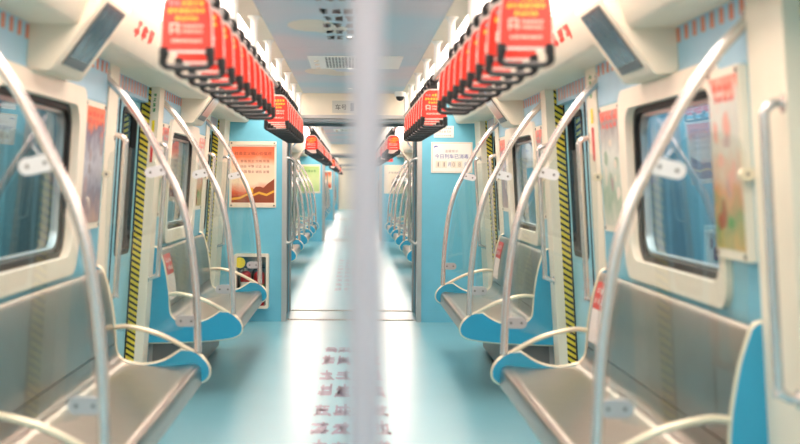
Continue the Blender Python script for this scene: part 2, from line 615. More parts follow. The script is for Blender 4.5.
BACK = spline([(1.198, 0.862), (1.192, 0.888), (1.176, 0.888), (1.164, 0.86), (1.142, 0.776), (1.122, 0.65), (1.112, 0.545)], 3)
PAN = spline([(1.112, 0.54), (1.103, 0.495), (1.075, 0.462), (1.03, 0.446), (0.9, 0.438), (0.79, 0.444), (0.74, 0.449), (0.712, 0.436), (0.704, 0.405), (0.704, 0.352)], 3)
NOTCH = [(1.205, 0.905), (1.18, 0.893), (1.166, 0.86), (1.142, 0.776), (1.12, 0.64), (1.112, 0.52), (1.095, 0.478), (1.06, 0.455), (0.97, 0.442), (0.88, 0.462), (0.80, 0.512)]
TIP = [(0.75, 0.508), (0.715, 0.488), (0.682, 0.455), (0.668, 0.42), (0.674, 0.388), (0.70, 0.366), (0.76, 0.350), (0.92, 0.333), (1.236, 0.322)]

def make_bench(s):
    base = (s * 0.95, L / 2, 0.0)
    t = thing('bench_seat', base, cat='bench')
    fn = lambda u, v, k: (s * u, k, v)
    MB().prism(PAN + offset(PAN, 0.012)[::-1], fn, 0.02, L - 0.02).build('seat_pan', 'seat_steel', t, base)
    MB().prism(BACK + offset(BACK, 0.012)[::-1], fn, 0.02, L - 0.02).build('backrest', 'seat_steel', t, base)
    MB().slab(s, 0.05, L - 0.05, 0.02, 0.43, -0.22, -0.003).build('underseat_box', 'box_grey', t, base)
    for i, (y0, y1) in enumerate(((0.0, 0.03), (L - 0.03, L))):
        nt_ = spline(NOTCH, 3)
        tp = spline(TIP, 3)
        p = MB().prism(nt_ + tp, fn, y0, y1).build('end_panel', 'blue', t, base)
        ym = (y0 + y1) / 2
        path = [(s * u, ym, v) for u, v in nt_ + tp]
        MB().tube(path, 0.0095, 8).build('edge_trim', 'trim', p)
        arm = spline([(1.116, 0.617), (1.06, 0.622), (0.991, 0.61), (0.90, 0.583), (0.82, 0.545), (0.74, 0.5)], 4)
        MB().tube([(s * u, ym, v) for u, v in arm], 0.0118, 10).build('arm_rail', 'trim', p)
        for c in p.children:
            for v in c.data.vertices:
                v.co -= Vector(base)
    g = MB()
    g.slab(s, 0.0445, 0.05, 0.10, 0.315, -0.20, -0.03)
    g.build('vent_grille', 'perforated', t, base)
    return Proto(t)

def make_bar(s):
    """hooked grab bar beside a doorway, y local 0"""
    base = (s * XW(1.1), 0, 1.12)
    t = thing('door_grab_bar', base, cat='handrail')
    off = 0.06
    pts = [(XW(1.53), 1.53), (XW(1.53) - 0.03, 1.53), (XW(1.5) - off, 1.505), (XW(1.45) - off, 1.45), (XW(0.8) - off, 0.80),
           (XW(0.76) - off, 0.755), (XW(0.73) - 0.03, 0.732), (XW(0.73), 0.73)]
    MB().tube([(s * x, 0, z) for x, z in spline(pts, 4)], 0.0145, 10).build('tube', 'pole_steel', t, base)
    for z in (1.53, 0.73):
        MB().lathe([(0.026, -0.010), (0.026, 0.006)], (s * XW(z), 0, z), 'x', 14).build('flange', 'pole_steel', t, base)
    return Proto(t)

def make_lcd(s, lit):
    yc = L / 2 - 0.10
    base = (s * 1.05, yc, 1.70)
    t = thing('information_screen', base, cat='screen')
    poly = [(1.152, 1.90), (1.158, 1.72), (1.145, 1.706), (1.085, 1.702), (1.07, 1.708), (1.060, 1.722), (0.880, 1.968), (0.879, 1.985), (0.888, 2.03), (0.93, 2.03), (1.0, 1.90)]
    fn = lambda u, v, k: (s * u, k, v)
    MB().prism(poly, fn, yc - 0.27, yc + 0.27).build('housing', 'cream', t, base)
    a, b = Vector((1.052, 1.733)), Vector((0.888, 1.957))
    nrm = Vector((-(b.y - a.y), b.x - a.x)).normalized()
    if nrm.x > 0: nrm = -nrm
    def face(u, v, k):
        p = a + (b - a) * v + nrm * k
        return (s * p.x, u, p.y)
    bz = MB().prism([(yc - 0.185, 0), (yc + 0.185, 0), (yc + 0.185, 1), (yc - 0.185, 1)], face, -0.002, 0.005).build('bezel', 'screen_bezel', t, base)
    d = MB().prism([(yc - 0.172, 0.13), (yc + 0.172, 0.13), (yc + 0.172, 0.97), (yc - 0.172, 0.97)], face, 0.004, 0.007)
    d.build('display', 'advert_screen_print' if lit else 'screen_dark', t, base)
    return Proto(t)

def poster_obj(s, y0, y1, z0, z1, print_mat, label, top=None, off=0.0):
    base = (s * XW(z0), (y0 + y1) / 2, z0)
    t = thing('wall_poster', base, label, 'poster')
    MB().slab(s, y0, y1, z0, z1, -0.006 - off, 0.0).build('backing', 'frame_cream', t, base, False)
    p = MB().slab(s, y0 + 0.01, y1 - 0.01, z0 + 0.03, z1 - 0.025, -0.008 - off, -0.006 - off).build('print', print_mat, t, base, False)
    if top:
        m = MB()
        fn = lambda u, v: (s * (XW(v) - 0.0088 - off), u, v)
        sg = -s
        for r in range(2):
            m.line(rng, 4, fn, y0 + 0.05, z1 - 0.07 - 0.035 * r, y1 - y0 - 0.1, 0.026)
        m.build('lettering', top, t, base, False)
    if top:
        pr = random.Random(int(y0 * 100) + int(s))
        cols = {'village_print': ('grey_print', 'pink_print', 'green_print', 'amber_print', 'rust_print'), 'city_print': ('brown_print', 'grey_print', 'cloud_print', 'grey_print', 'brown_print'),
                'meadow_print': ('sage_print', 'cloud_print', 'sage_print', 'cloud_print', 'grey_print')}[print_mat]
        for k in range(10):
            zc = z0 + 0.07 + (z1 - z0 - 0.24) * pr.random()
            yc = y0 + 0.06 + (y1 - y0 - 0.12) * pr.random()
            low = zc < z0 + 0.22
            cm = cols[2 + k % 3] if low else cols[k % 2]
            ry, rz = pr.uniform(0.02, 0.05), pr.uniform(0.02, 0.055)
            pts = [(yc + ry * pr.uniform(0.6, 1.1) * math.cos(q * math.pi / 5), zc + rz * pr.uniform(0.6, 1.1) * math.sin(q * math.pi / 5)) for q in range(10)]
            MB().add([(s * (XW(v) - 0.0084 - off - 0.00004 * k), u, v) for u, v in pts], [tuple(range(10))]).build('picture_print', cm, t, base, False)
    for yy in (y0 + 0.015, y1 - 0.015):
        for zz in (z0 + 0.015, z1 - 0.015):
            MB().lathe([(0.008, -s * (0.010 + off)), (0.008, -s * (0.004 + off))], (s * XW(zz), yy, zz), 'x', 8).build('screw', 'bolt', t, base)
    return t

# door leaf pair inside an opening ya..yb
def make_door(s, ya, yb):
    ym = (ya + yb) / 2
    base = (s * 1.38, ym, 0.0)
    d = thing('door_0', base, kind='structure')
    fn = lambda u, v, t: (s * (XW(v) + t), u, v)
    for (p, q, near) in ((ya - 0.03, ym - 0.006, True), (ym + 0.006, yb + 0.03, False)):
        if near: w0, w1 = p + 0.15, q - 0.10
        else: w0, w1 = p + 0.10, q - 0.15
        m = MB()
        o0, o1 = 0.104, 0.14
        m.slab(s, p, q, 0.01, 0.90, o0, o1).slab(s, p, q, 1.71, 1.86, o0, o1)
        m.slab(s, p, w0, 0.90, 1.71, o0, o1).slab(s, w1, q, 0.90, 1.71, o0, o1)
        leaf = m.build('door_leaf', 'door_blue', d, base, False)
        A = rrect(w0 - 0.012, w1 + 0.012, 0.888, 1.722, 0.05)
        B = rrect(w0 + 0.018, w1 - 0.018, 0.918, 1.692, 0.04)
        k = MB().ring(A, B, fn, 0.098, 0.135).build('gasket', 'rubber', leaf)
        g = MB().prism(B, fn, 0.122, 0.126).build('pane', 'door_glass', leaf)
        e0, e1 = (w1 - 0.085, w1 - 0.02) if near else (w0 + 0.02, w0 + 0.085)
        h = MB().slab(s, e0, e1, 0.925, 1.685, 0.119, 0.122).build('hazard_strip', 'hazard', leaf, smooth=False)  # striped reflection in the door glass, modelled as a strip on the pane
        c0, c1 = (q - 0.012, q) if near else (p, p + 0.012)
        r = MB().slab(s, c0, c1, 0.012, 1.855, 0.102, 0.12).build('edge_seal', 'rubber', leaf, smooth=False)
        for o in (k, g, h, r):
            for v in o.data.vertices:
                v.co -= Vector(base)
    return d

PROT = {}
for s, sn, ph in SIDES:
    P = PROT[s] = {}
    P['win'] = make_window(s)
    P['bench'] = make_bench(s)
    P['poleA'], P['poleB'] = make_pole(s, 0.015), make_pole(s, L - 0.015)
    P['scrA'], P['scrB'] = make_screen(s, 0.015), make_screen(s, L - 0.015)
    P['bar'] = make_bar(s)
    P['lcd'] = make_lcd(s, False)
    P['lcdlit'] = make_lcd(s, True)

def bay_phrase(ci, i):
    if ci == 0:
        return ('bench two doorways before gangway', 'bench one doorway before gangway')[i]
    return ''

for ci, car in enumerate(CARS):
    a, b = car['a'], car['b']
    bays = car['bays']
    for s, sn, ph in SIDES:
        base = (s * 1.25, (a + b) / 2, 0)
        w = thing('wall_' + sn, base, kind='structure')
        tag(w, 'side wall of %s, %s' % (CARNAME[ci], ph))
        car['wall' + sn] = w
        for y in bays:
            p = bay_panel(s, w, base, y)
            for c in p.children:
                for v in c.data.vertices:
                    v.co -= Vector(base)
            n_win += 1
            P = PROT[s]
            P['win'].put(y, name='window_%d' % n_win)
        # door zones
        zones = []
        first = a
        for i, y in enumerate(bays):
            zones.append((first, y, 0.5 if i == 0 else 0.26, 0.33 if i < 2 and ci == 0 and y < 5 else 0.2))
            first = y + L
        zones.append((first, b, 0.26, 0.5))
        for zi, (z0, z1, p0, p1) in enumerate(zones):
            ya, yb = z0 + p0, z1 - p1
            for (q0, q1, face) in ((z0, ya, 1), (yb, z1, 0)):
                pl = MB().slab(s, q0, q1, 0.0, Z_TOP, -0.006, 0.17).build('door_pillar', 'cream', w, base, False)
                yf = q1 if face else q0
                e = 0.0025 if face else -0.0025
                hz = MB().slab(s, min(yf, yf + e), max(yf, yf + e), 0.02, Z_TOP - 0.005, 0.045, 0.095)
                hz.build('hazard_strip', 'hazard', pl, base, False)
                e *= 3
                MB().slab(s, min(yf, yf + e), max(yf, yf + e), 0.005, Z_TOP - 0.005, 0.096, 0.124).build('door_seal', 'rubber', pl, base, False)
            hd = MB().slab(s, ya, yb, 1.775, Z_TOP, 0.06, 0.17).build('door_header', 'sky_blue', w, base, False)
            m = MB()
            k = 0
            while ya + 0.05 + k * 0.1 < yb - 0.06:
                yy = ya + 0.04 + k * 0.1
                m.slab(s, yy, yy + 0.05, 1.795, 1.865, 0.0585, 0.06)
                k += 1
            m.build('stripe_print', 'pink_print', hd, base, False)
            key = ('door', s, round(yb - ya, 3))
            if key not in PROT:
                dd = make_door(s, 0.0, yb - ya)
                PROT[key] = Proto(dd)
            n_door += 1
            PROT[key].put(ya, name='door_%d' % n_door)
            if ci == 0 and zi == 0:
                continue
            for yy, nm in ((ya - 0.03, 'leaving side'), (yb + 0.03, 'gangway side')):
                if ci == 0:
                    if zi == 1 and nm == 'leaving side':
                        continue
                    dn = {1: 'doorway two before gangway', 2: 'doorway between the two benches', 3: 'doorway beside the end wall'}[zi]
                    PROT[s]['bar'].put(yy, 'bent steel grab bar on %s of %s, %s' % ('gangway side' if nm == 'gangway side' else 'far-from-gangway side', dn, ph), 'grab bars beside the doorways')
                else:
                    PROT[s]['bar'].put(yy, '%s bent steel door grab bar in %s, %s' % (ORD[2 * zi + (nm == 'gangway side')], CARNAME[ci], ph), 'grab bars in %s, %s' % (CARNAME[ci], ph))
        for i, y in enumerate(car['furn']):
            P = PROT[s]
            bp = bay_phrase(ci, i)
            if ci == 0:
                P['bench'].put(y, 'brushed steel %s with blue end panels, %s' % (bp, ph), 'steel benches')
                for k, en in (('A', 'far-from-gangway'), ('B', 'gangway')):
                    P['pole' + k].put(y, 'arched steel pole at %s end of %s, %s' % (en, bp, ph), 'arched grab poles')
                    P['scr' + k].put(y, 'clear glass screen at %s end of %s, %s' % (en, bp, ph), 'glass draught screens')
                if i == 0:
                    P['lcd'].put(y, 'cream ceiling box with switched-off grey screen, %s' % ph, 'information screens')
                else:
                    P['lcdlit'].put(y, 'cream ceiling box with coloured advert screen, %s' % ph, 'information screens')
            else:
                g = CARNAME[ci] + ', ' + ph
                P['bench'].put(y, '%s steel bench with blue end panels in %s' % (ORD[i], g), 'benches in ' + g)
                for q, k in enumerate('AB'):
                    P['pole' + k].put(y, '%s arched steel grab pole in %s' % (ORD[2 * i + q], g), 'arched poles in ' + g)
                    P['scr' + k].put(y, '%s clear glass screen in %s' % (ORD[2 * i + q], g), 'glass screens in ' + g)
                P['lcdlit'].put(y, '%s cream ceiling box with advert screen in %s' % (ORD[i], g), 'screens in ' + g)

# ------------------------------------------------------------------ end walls and gangways
def end_wall(y, ci, facing):
    """blue bulkhead with the gangway opening; y is the face toward the carriage"""
    y0, y1 = (y, y + 0.12) if facing < 0 else (y - 0.12, y)
    base = (0, (y0 + y1) / 2, 0)
    w = thing('wall_end', base, kind='structure')
    tag(w, 'light blue end wall of %s around the gangway opening' % CARNAME[ci])
    for s, sn, ph in SIDES:
        x0, x1 = sorted((s * 0.63, s * 1.30))
        MB().box(x0, x1, y0, y1, 0.0, 2.16).build('wall_panel', 'end_blue', w, base, False)
        f = y if facing < 0 else y
        e0, e1 = sorted((f, f + facing * 0.006))
        x0, x1 = sorted((s * 0.66, s * 1.235))
        MB().box(x0, x1, e0, e1, 0.0, 0.10).build('skirting', 'end_blue', w, base, False)
        x0, x1 = sorted((s * 0.612, s * 0.655))
        e0, e1 = sorted((f + facing * 0.012, f - facing * 0.10))
        MB().box(x0, x1, e0, e1, 0.0, 1.93).build('opening_frame', 'steel', w, base, False)
    MB().box(-0.63, 0.63, y0, y1, 1.935, 2.16).build('header', 'cream', w, base, False)
    e0, e1 = sorted((y + facing * 0.01, y - facing * 0.11))
    MB().box(-0.63, 0.63, e0, e1, 1.905, 1.937).build('header_bar', 'steel', w, base, False)
    MB().box(-0.63, 0.63, e0 + 0.01, e1, 1.872, 1.9).build('header_bar', 'bellows', w, base, False)
    return w

GW = []
for ci, car in enumerate(CARS):
    car['endwall'] = end_wall(car['b'], ci, -1)
    if ci > 0:
        end_wall(car['a'], ci, 1)
    if ci < 3:
        y0, y1 = car['b'] + 0.12, CARS[ci + 1]['a'] - 0.12
        base = (0, (y0 + y1) / 2, 0)
        g = thing('gangway', base, kind='structure')
        tag(g, 'grey bellows gangway after ' + CARNAME[ci])
        MB().box(-0.66, 0.66, y0, y1 + 0.02, -0.05, 0.0).build('floor_plate', 'floor', g, base, False)
        MB().box(-0.70, 0.70, y0, y1, 1.90, 1.93).build('gangway_ceiling', 'bellows', g, base, False)
        for s in (-1, 1):
            n = 9
            poly = []
            for k in range(2 * n + 1):
                poly.append((s * (0.635 + (0.03 if k % 2 else 0.0)), y0 + (y1 - y0) * k / (2 * n)))
            poly += [(s * 0.71, y1), (s * 0.71, y0)]
            MB().prism(poly, lambda u, v, t: (u, v, t), 0.0, 1.91).build('bellows_wall', 'bellows', g, base, False)
        for yy in (y0 - 0.01, y1 + 0.10):
            m = MB().box(-0.61, 0.61, yy, yy + 0.07, 0.0, 0.006)
            tp = m.build('threshold_plate', 'gangway_plate', g, base, False)
            m = MB()
            for k in range(40):
                x = -0.6 + k * 0.03
                m.box(x, x + 0.014, yy + 0.005, yy + 0.065, 0.006, 0.009)
            o = m.build('threshold_ribs', 'rubber', tp, base, False)
        for s, sn, ph in SIDES:
            base2 = (s * 0.612, car['b'] - 0.0, 0.73)
            t = thing('gangway_handrail', base2, 'tall hooked steel handrail on gangway opening of %s, %s' % (CARNAME[ci], ph), 'handrail', 'gangway handrails')
            yy = car['b'] + 0.03
            pts = [(0.614, 1.53), (0.585, 1.53), (0.548, 1.50), (0.54, 1.44), (0.54, 0.82), (0.548, 0.77), (0.585, 0.735), (0.614, 0.735)]
            MB().tube([(s * x, yy, z) for x, z in spline(pts, 4)], 0.014, 10).build('tube', 'steel', t, base2)
            for z in (1.53, 0.735):
                MB().lathe([(0.024, -0.004), (0.024, 0.004)], (s * 0.609, yy, z), 'x', 12).build('flange', 'steel', t, base2)

bw = MB().box(-1.32, 1.32, CARS[0]['a'] - 0.12, CARS[0]['a'], 0, 2.16).build('wall_rear', 'end_blue', base=(0, CARS[0]['a'], 0), smooth=False)  # unseen wall, added and kept closed so light bounces back inside
tag(bw, 'unseen light blue wall added to close the rear of this carriage', kind='structure')
bw = MB().box(-1.32, 1.32, CARS[3]['b'] + 0.14, CARS[3]['b'] + 0.24, 0, 2.16).build('wall_terminal', 'cream', base=(0, CARS[3]['b'] + 0.2, 0), smooth=False)
tag(bw, 'pale wall closing the last carriage', kind='structure')

# ------------------------------------------------------------------ centre pole, close to the lens
base = (0.0156, 1.5, 0)
t = thing('vertical_pole', base, 'plain grey vertical pole standing in the middle of the aisle', 'pole')
MB().tube([(0.0156, 1.5, 0.0), (0.0156, 1.5, 2.14)], 0.019, 24).build('tube', 'grey_pole', t, base)
MB().lathe([(0.05, 0.0), (0.05, 0.008), (0.024, 0.02), (0.022, 0.05)], base, 'z', 24).build('floor_flange', 'steel', t, base)
MB().lathe([(0.022, 2.09), (0.024, 2.12), (0.05, 2.13), (0.05, 2.14)], base, 'z', 24).build('ceiling_flange', 'steel', t, base)

# ------------------------------------------------------------------ overhead rails and hanging straps
RX, RZ = 0.49, 1.93
def make_strap(s):
    x = s * RX
    base = (x, 0, RZ)
    t = thing('hanging_strap', base, cat='strap')
    MB().lathe([(0.026, -0.028), (0.031, -0.02), (0.031, 0.02), (0.026, 0.028)], (x, 0, RZ), 'y', 14).build('rail_clamp', 'handle', t, base)
    MB().box(x - 0.022, x + 0.022, -0.006, 0.006, 1.85, RZ - 0.01).build('webbing', 'black', t, base)
    fy = lambda u, v, k: (x + u, k, v)
    shell = [(-0.079, 1.700), (-0.074, 1.688), (0.074, 1.688), (0.079, 1.700), (0.076, 1.79), (0.070, 1.838), (0.058, 1.86), (0.035, 1.872), (-0.035, 1.872), (-0.058, 1.86), (-0.070, 1.838), (-0.076, 1.79)]
    sl = MB().prism(shell, fy, -0.007, 0.007).build('sleeve', 'clear_edge', t, base)
    red = [(-0.0755, 1.695), (0.0755, 1.695), (0.0725, 1.79), (0.066, 1.836), (0.052, 1.852), (0.033, 1.864), (-0.033, 1.864), (-0.052, 1.852), (-0.066, 1.836), (-0.0725, 1.79)]
    pr = MB().prism(red, fy, -0.0085, 0.0085).build('print', 'red_print', sl)
    m = MB()
    r = random.Random(11)
    for sd in (-1, 1):
        f2 = lambda u, v, sd=sd: (x - sd * u, sd * 0.0092, v)
        m.line(r, 2, f2, -0.052, 1.827, 0.034, 0.016, 2, 0.22)
        m.line(r, 4, f2, -0.014, 1.827, 0.066, 0.017, 0, 0.24)
        m.line(r, 7, f2, -0.056, 1.805, 0.112, 0.017, 0, 0.24)
        m.line(r, 5, f2, -0.034, 1.783, 0.070, 0.016, 0, 0.24)
        m.line(r, 6, f2, -0.014, 1.762, 0.064, 0.011, 1, 0.2)
        m.line(r, 6, f2, -0.014, 1.746, 0.064, 0.011, 1, 0.2)
        m.line(r, 9, f2, -0.046, 1.718, 0.094, 0.012, 1, 0.2)
        # little emblem: open square with a dot
        for (u0, u1, v0, v1) in ((-0.05, -0.045, 1.744, 1.774), (-0.027, -0.022, 1.744, 1.774), (-0.05, -0.022, 1.770, 1.775), (-0.043, -0.029, 1.752, 1.757)):
            m.add([f2(u0, v0), f2(u1, v0), f2(u1, v1), f2(u0, v1)], [(0, 1, 2, 3)], 1)
    le = m.build('lettering', ['yellow_print', 'pale_print', 'grey_print'], sl, smooth=False)
    for o in (pr, le):
        for v in o.data.vertices:
            v.co -= Vector(base)
    h = spline([(-0.066, 0, 1.705), (-0.068, 0, 1.685), (-0.071, 0, 1.662), (-0.062, 0, 1.648), (-0.03, 0, 1.645), (0.03, 0, 1.645), (0.062, 0, 1.648), (0.071, 0, 1.662), (0.068, 0, 1.685), (0.066, 0, 1.705)], 3)
    rr = []
    for p in h:
        rr.append(0.0155 if p[2] > 1.68 else (0.0125 if p[2] > 1.655 else 0.0095))
    MB().tube([(x + p[0], p[1], p[2]) for p in h], rr, 8).build('handle', 'handle', t, base)
    return Proto(t)

for s, sn, ph in SIDES:
    PS = make_strap(s)
    rp = None
    for ci, car in enumerate(CARS):
        a, b = car['a'], car['b']
        base = (s * RX, (a + b) / 2, RZ)
        t = thing('overhead_rail', base, 'steel overhead strap rail on white posts in %s, %s' % (CARNAME[ci], ph), 'rail')
        MB().tube([(s * RX, max(a, 0.6) + 0.1, RZ), (s * RX, b - 0.08, RZ)], 0.016, 10).build('rail_tube', 'pole_steel', t, base)
        y = b - 0.2
        pm = None
        while y > max(a, 0.6):
            if pm is None:
                pm = MB().lathe([(0.017, 0.0), (0.017, 0.165), (0.02, 0.18), (0.034, 0.194), (0.034, 0.199)], (0, 0, 0), 'z', 14).build('post', 'white', t)
                po = pm
            else:
                po = pm.copy()
                COL.objects.link(po)
            po.parent = t
            po.location = (0, y - base[1], 0.004)
            y -= 1.145
        if ci == 3:
            cnt = 4
        for i, yb in enumerate(car['furn']):
            n = 10 if s < 0 else 9
            s0, s1 = ((0.04, 3.2), (0.5, 3.2))[i if ci == 0 else 0] if s < 0 else (-0.12, 2.55)
            for k in range(n):
                yy = yb + s0 + (s1 - s0) * k / (n - 1)
                if ci == 0:
                    lab = '%s red advert strap from gangway end above %s, %s' % (ORD[n - 1 - k], bay_phrase(0, i), ph)
                    gr = 'straps above %s, %s' % (bay_phrase(0, i), ph)
                else:
                    lab = 'red advert strap hanging in %s, %s' % (CARNAME[ci], ph)
                    if ci == 1:
                        lab = '%s red strap above %s bench in %s, %s' % (ORD[k], ORD[i], CARNAME[ci], ph)
                    gr = 'straps in %s, %s' % (CARNAME[ci], ph)
                PS.put(yy, lab, gr)

# ------------------------------------------------------------------ printed lettering on floor and ceiling
car = CARS[0]
m = MB()
r = random.Random(21)
fb = (0, (car['a'] + car['b']) / 2, 0)
cols = [(-0.215, -0.02), (0.10, 0.21)]
for row, (y0, y1) in enumerate(((6.45, 6.85), (6.95, 7.4), (7.5, 7.95), (8.15, 8.75), (8.85, 9.4), (9.6, 10.2), (10.3, 10.75))):
    for k in range(4):
        m.glyph(r, lambda u, v: (u, v, 0.0006), -0.215 + 0.108 * k, y0, 0.112, y1 - y0, 0, 0.14)
        m.glyph(r, lambda u, v: (u, v, 0.0007), -0.215 + 0.108 * k, y0, 0.112, y1 - y0, 0, 0.12)
m.build('floor_lettering', 'purple_print', car['floor'], fb, False)
for ci in (1, 2):
    c = CARS[ci]
    m = MB()
    for k in range(9):
        for q in range(4):
            m.glyph(r, lambda u, v: (u, v, 0.0006), -0.215 + 0.108 * q, c['a'] + 2.5 + k * 0.75, 0.1, 0.6, 0, 0.14)
    m.build('floor_lettering', 'purple_print', c['floor'], (0, (c['a'] + c['b']) / 2, 0), False)
cb = (0, (car['a'] + car['b']) / 2, 2.14)
m = MB()
for y0, y1, u0, u1 in ((5.6, 5.85, -.19, 0.1), (5.95, 6.2, -.19, 0.1), (6.42, 6.66, -.165, 0.12), (6.72, 6.96, -.15, 0.12), (7.02, 7.26, -.16, .12), (7.32, 7.56, -.15, .12), (7.62, 7.86, -.15, .12)):
    m.line(r, 5, lambda u, v: (u, v, 2.1380), u0, y0, u1 - u0, y1 - y0, 0, 0.24)
m.build('ceiling_lettering', 'brown_print', car['ceiling'], cb, False)
for ck, (cx, cy, rx, ry) in enumerate(((-0.22, 7.15, 0.13, 0.28), (-0.13, 7.3, 0.1, 0.2), (-0.24, 10.1, 0.12, 0.3), (-0.3, 5.6, 0.1, 0.3), (-0.1, 10.3, 0.12, 0.2))):
    pts = [(cx + rx * math.cos(q / 16 * 2 * math.pi), cy + ry * math.sin(q / 16 * 2 * math.pi)) for q in range(16)]
    MB().prism(pts, lambda u, v, t_: (u, v, t_), 2.1396 - 0.0002 * ck, 2.14).build('cloud_print', 'cloud_print', car['ceiling'], cb, False)

# ceiling vent
def vent(y0, y1, label):
    base = (0, (y0 + y1) / 2, 2.14)
    t = thing('ceiling_vent', base, label, 'vent')
    MB().ring([(-0.30, y0), (0.335, y0), (0.335, y1), (-0.30, y1)], [(-0.19, y0 + 0.06), (0.17, y0 + 0.06), (0.17, y1 - 0.06), (-0.19, y1 - 0.06)], lambda u, v, k: (u, v, k), 2.1345, 2.1395).build('frame', 'white', t, base, False)
    MB().box(-0.19, 0.17, y0 + 0.06, y1 - 0.06, 2.1375, 2.1395).build('backing', 'black', t, base, False)
    m = MB()
    for k in range(17):
        x = -0.19 + 0.36 * k / 16
        m.box(x - 0.0045, x + 0.0045, y0 + 0.06, y1 - 0.06, 2.1368, 2.1373)
    for k in range(8):
        y = y0 + 0.06 + (y1 - y0 - 0.12) * k / 7
        m.box(-0.19, 0.17, y - 0.018, y + 0.018, 2.1368, 2.1373)
    m.build('grille', 'white', t, base, False)
    for k in range(3):
        MB().lathe([(0.014, 2.118), (0.018, 2.127)], (-0.245, y0 + 0.2 + 0.28 * k, 0), 'z', 12).build('knob', 'cloud_print', t, base)
vent(8.85, 9.8, 'white ceiling vent panel with dark grille in this carriage')
vent(21.0, 21.95, 'white ceiling vent panel with dark grille in the next carriage past the gangway')

sp = None
for ci, car in enumerate(CARS[:3]):
    y = (5.5 if ci == 0 else car['a'] + 1.06)
    while y < car['b'] - 0.4:
        if sp is None:
            base = (-0.02, 0, 2.13)
            t = thing('ceiling_spotlight', base, cat='light')
            MB().ring([(0.02 * math.cos(q * math.pi / 8) - 0.02, 0.02 * math.sin(q * math.pi / 8)) for q in range(16)], [(0.014 * math.cos(q * math.pi / 8) - 0.02, 0.014 * math.sin(q * math.pi / 8)) for q in range(16)], lambda u, v, k: (u, v, k), 2.132, 2.1398).build('rim', 'white', t, base)
            MB().lathe([(0.014, 2.134), (0.014, 2.138)], (-0.02, 0, 0), 'z', 12).build('lens', 'spot', t, base)
            sp = Proto(t)
        sp.put(y, 'tiny round white spotlight along ceiling centre of ' + CARNAME[ci], 'ceiling spotlights in ' + CARNAME[ci])
        y += 2.13

# camera dome
base = (0.435, 12.3, 2.14)
t = thing('security_camera', base, 'white ceiling dome camera with black lens cover beside the header', 'camera')
MB().lathe([(0.05, 2.14), (0.052, 2.115), (0.046, 2.095), (0.03, 2.094)], (0.435, 12.3, 0), 'z', 20).build('housing', 'white', t, base)
MB().lathe([(0.038, 2.097), (0.036, 2.078), (0.026, 2.062), (0.01, 2.055)], (0.435, 12.3, 0), 'z', 20).build('dome', 'black', t, base)

# ------------------------------------------------------------------ end wall fittings
E = D - 0.006
def front(x0, x1, z0, z1, y):
    return lambda u, v: (x0 + (x1 - x0) * u, y, z0 + (z1 - z0) * v)
def fbox(m, x0, x1, z0, z1, th=0.004, y=D, mi=0):
    return m.box(x0, x1, y - th, y, z0, z1, mi)

# carriage number plate on the header
base = (-0.09, D, 1.955)
t = thing('number_plate', base, 'small pale plate with two dark characters on the header above the gangway', 'sign')
fbox(MB(), -0.19, 0.02, 1.957, 2.072, 0.004).build('plate', 'plate_grey', t, base, False)
MB().text('车号', lambda u, v: (u, D - 0.0048, v), -0.160, 1.985, 0.105, 0.052).build('lettering', 'dark_print', t, base, False)
fbox(MB(), -0.018, 0.015, 1.975, 2.05, 0.006).build('number_window', 'screen_bezel', t, base, False)

# orange wall poster in screw-fixed rails
base = (-0.93, D, 1.066)
t = thing('framed_poster', base, 'orange sunset poster with red lettering on the blue end wall', 'poster')
X0, X1, Z0, Z1 = -1.15, -0.71, 1.066, 1.685
fbox(MB(), X0, X1, Z0, Z1, 0.006).build('backing', 'frame_cream', t, base, False)
fbox(MB(), X0 + 0.022, X1 - 0.018, Z0 + 0.045, Z1 - 0.05, 0.008).build('print', 'sunset_print', t, base, False)
for zz in (Z0, Z1 - 0.035):
    ra = fbox(MB(), X0, X1, zz, zz + 0.035, 0.016).build('rail', 'cream', t, base, False)
    for xx in (X0 + 0.02, X1 - 0.02):
        MB().lathe([(0.008, -0.019), (0.008, -0.01)], (xx, D, zz + 0.018), 'y', 10).build('screw', 'bolt', ra, base)
fp = lambda u, v: (u, D - 0.0084, v)
m = MB()
m.add([fp(*p) for p in ((-1.128, 1.115), (-1.128, 1.165), (-1.03, 1.17), (-0.98, 1.21), (-0.93, 1.23), (-0.90, 1.26), (-0.86, 1.262), (-0.83, 1.25), (-0.79, 1.29), (-0.735, 1.33), (-0.728, 1.34), (-0.728, 1.115))], [tuple(range(12))], 0)
m.build('hill_print', 'rust_print', t, base, False)
m = MB()
fq = lambda u, v: (u, D - 0.0088, v)
zig = [(-1.128, 1.155), (-1.05, 1.165), (-0.98, 1.20), (-0.93, 1.19), (-0.87, 1.215), (-0.80, 1.195), (-0.74, 1.225), (-0.728, 1.23)]
for p, q in zip(zig[:-1], zig[1:]):
    m.add([fq(p[0], p[1] - 0.022), fq(q[0], q[1] - 0.022), fq(*q), fq(*p)], [(0, 1, 2, 3)], 0)
m.box(-0.955, -0.925, D - 0.0089, D - 0.0087, 1.20, 1.25, 0)
m.build('wall_print', 'amber_print', t, base, False)
m = MB()
m.text('社会主义核心价值观', fq, -1.10, 1.555, 0.345, 0.032)
for k, row in enumerate(('富强 民主 文明 和谐', '自由 平等 公正 法治', '爱国 敬业 诚信 友善')):
    m.text(row, fq, -1.045, 1.488 - 0.05 * k, 0.27, 0.026)
m.build('lettering', 'maroon_print', t, base, False)

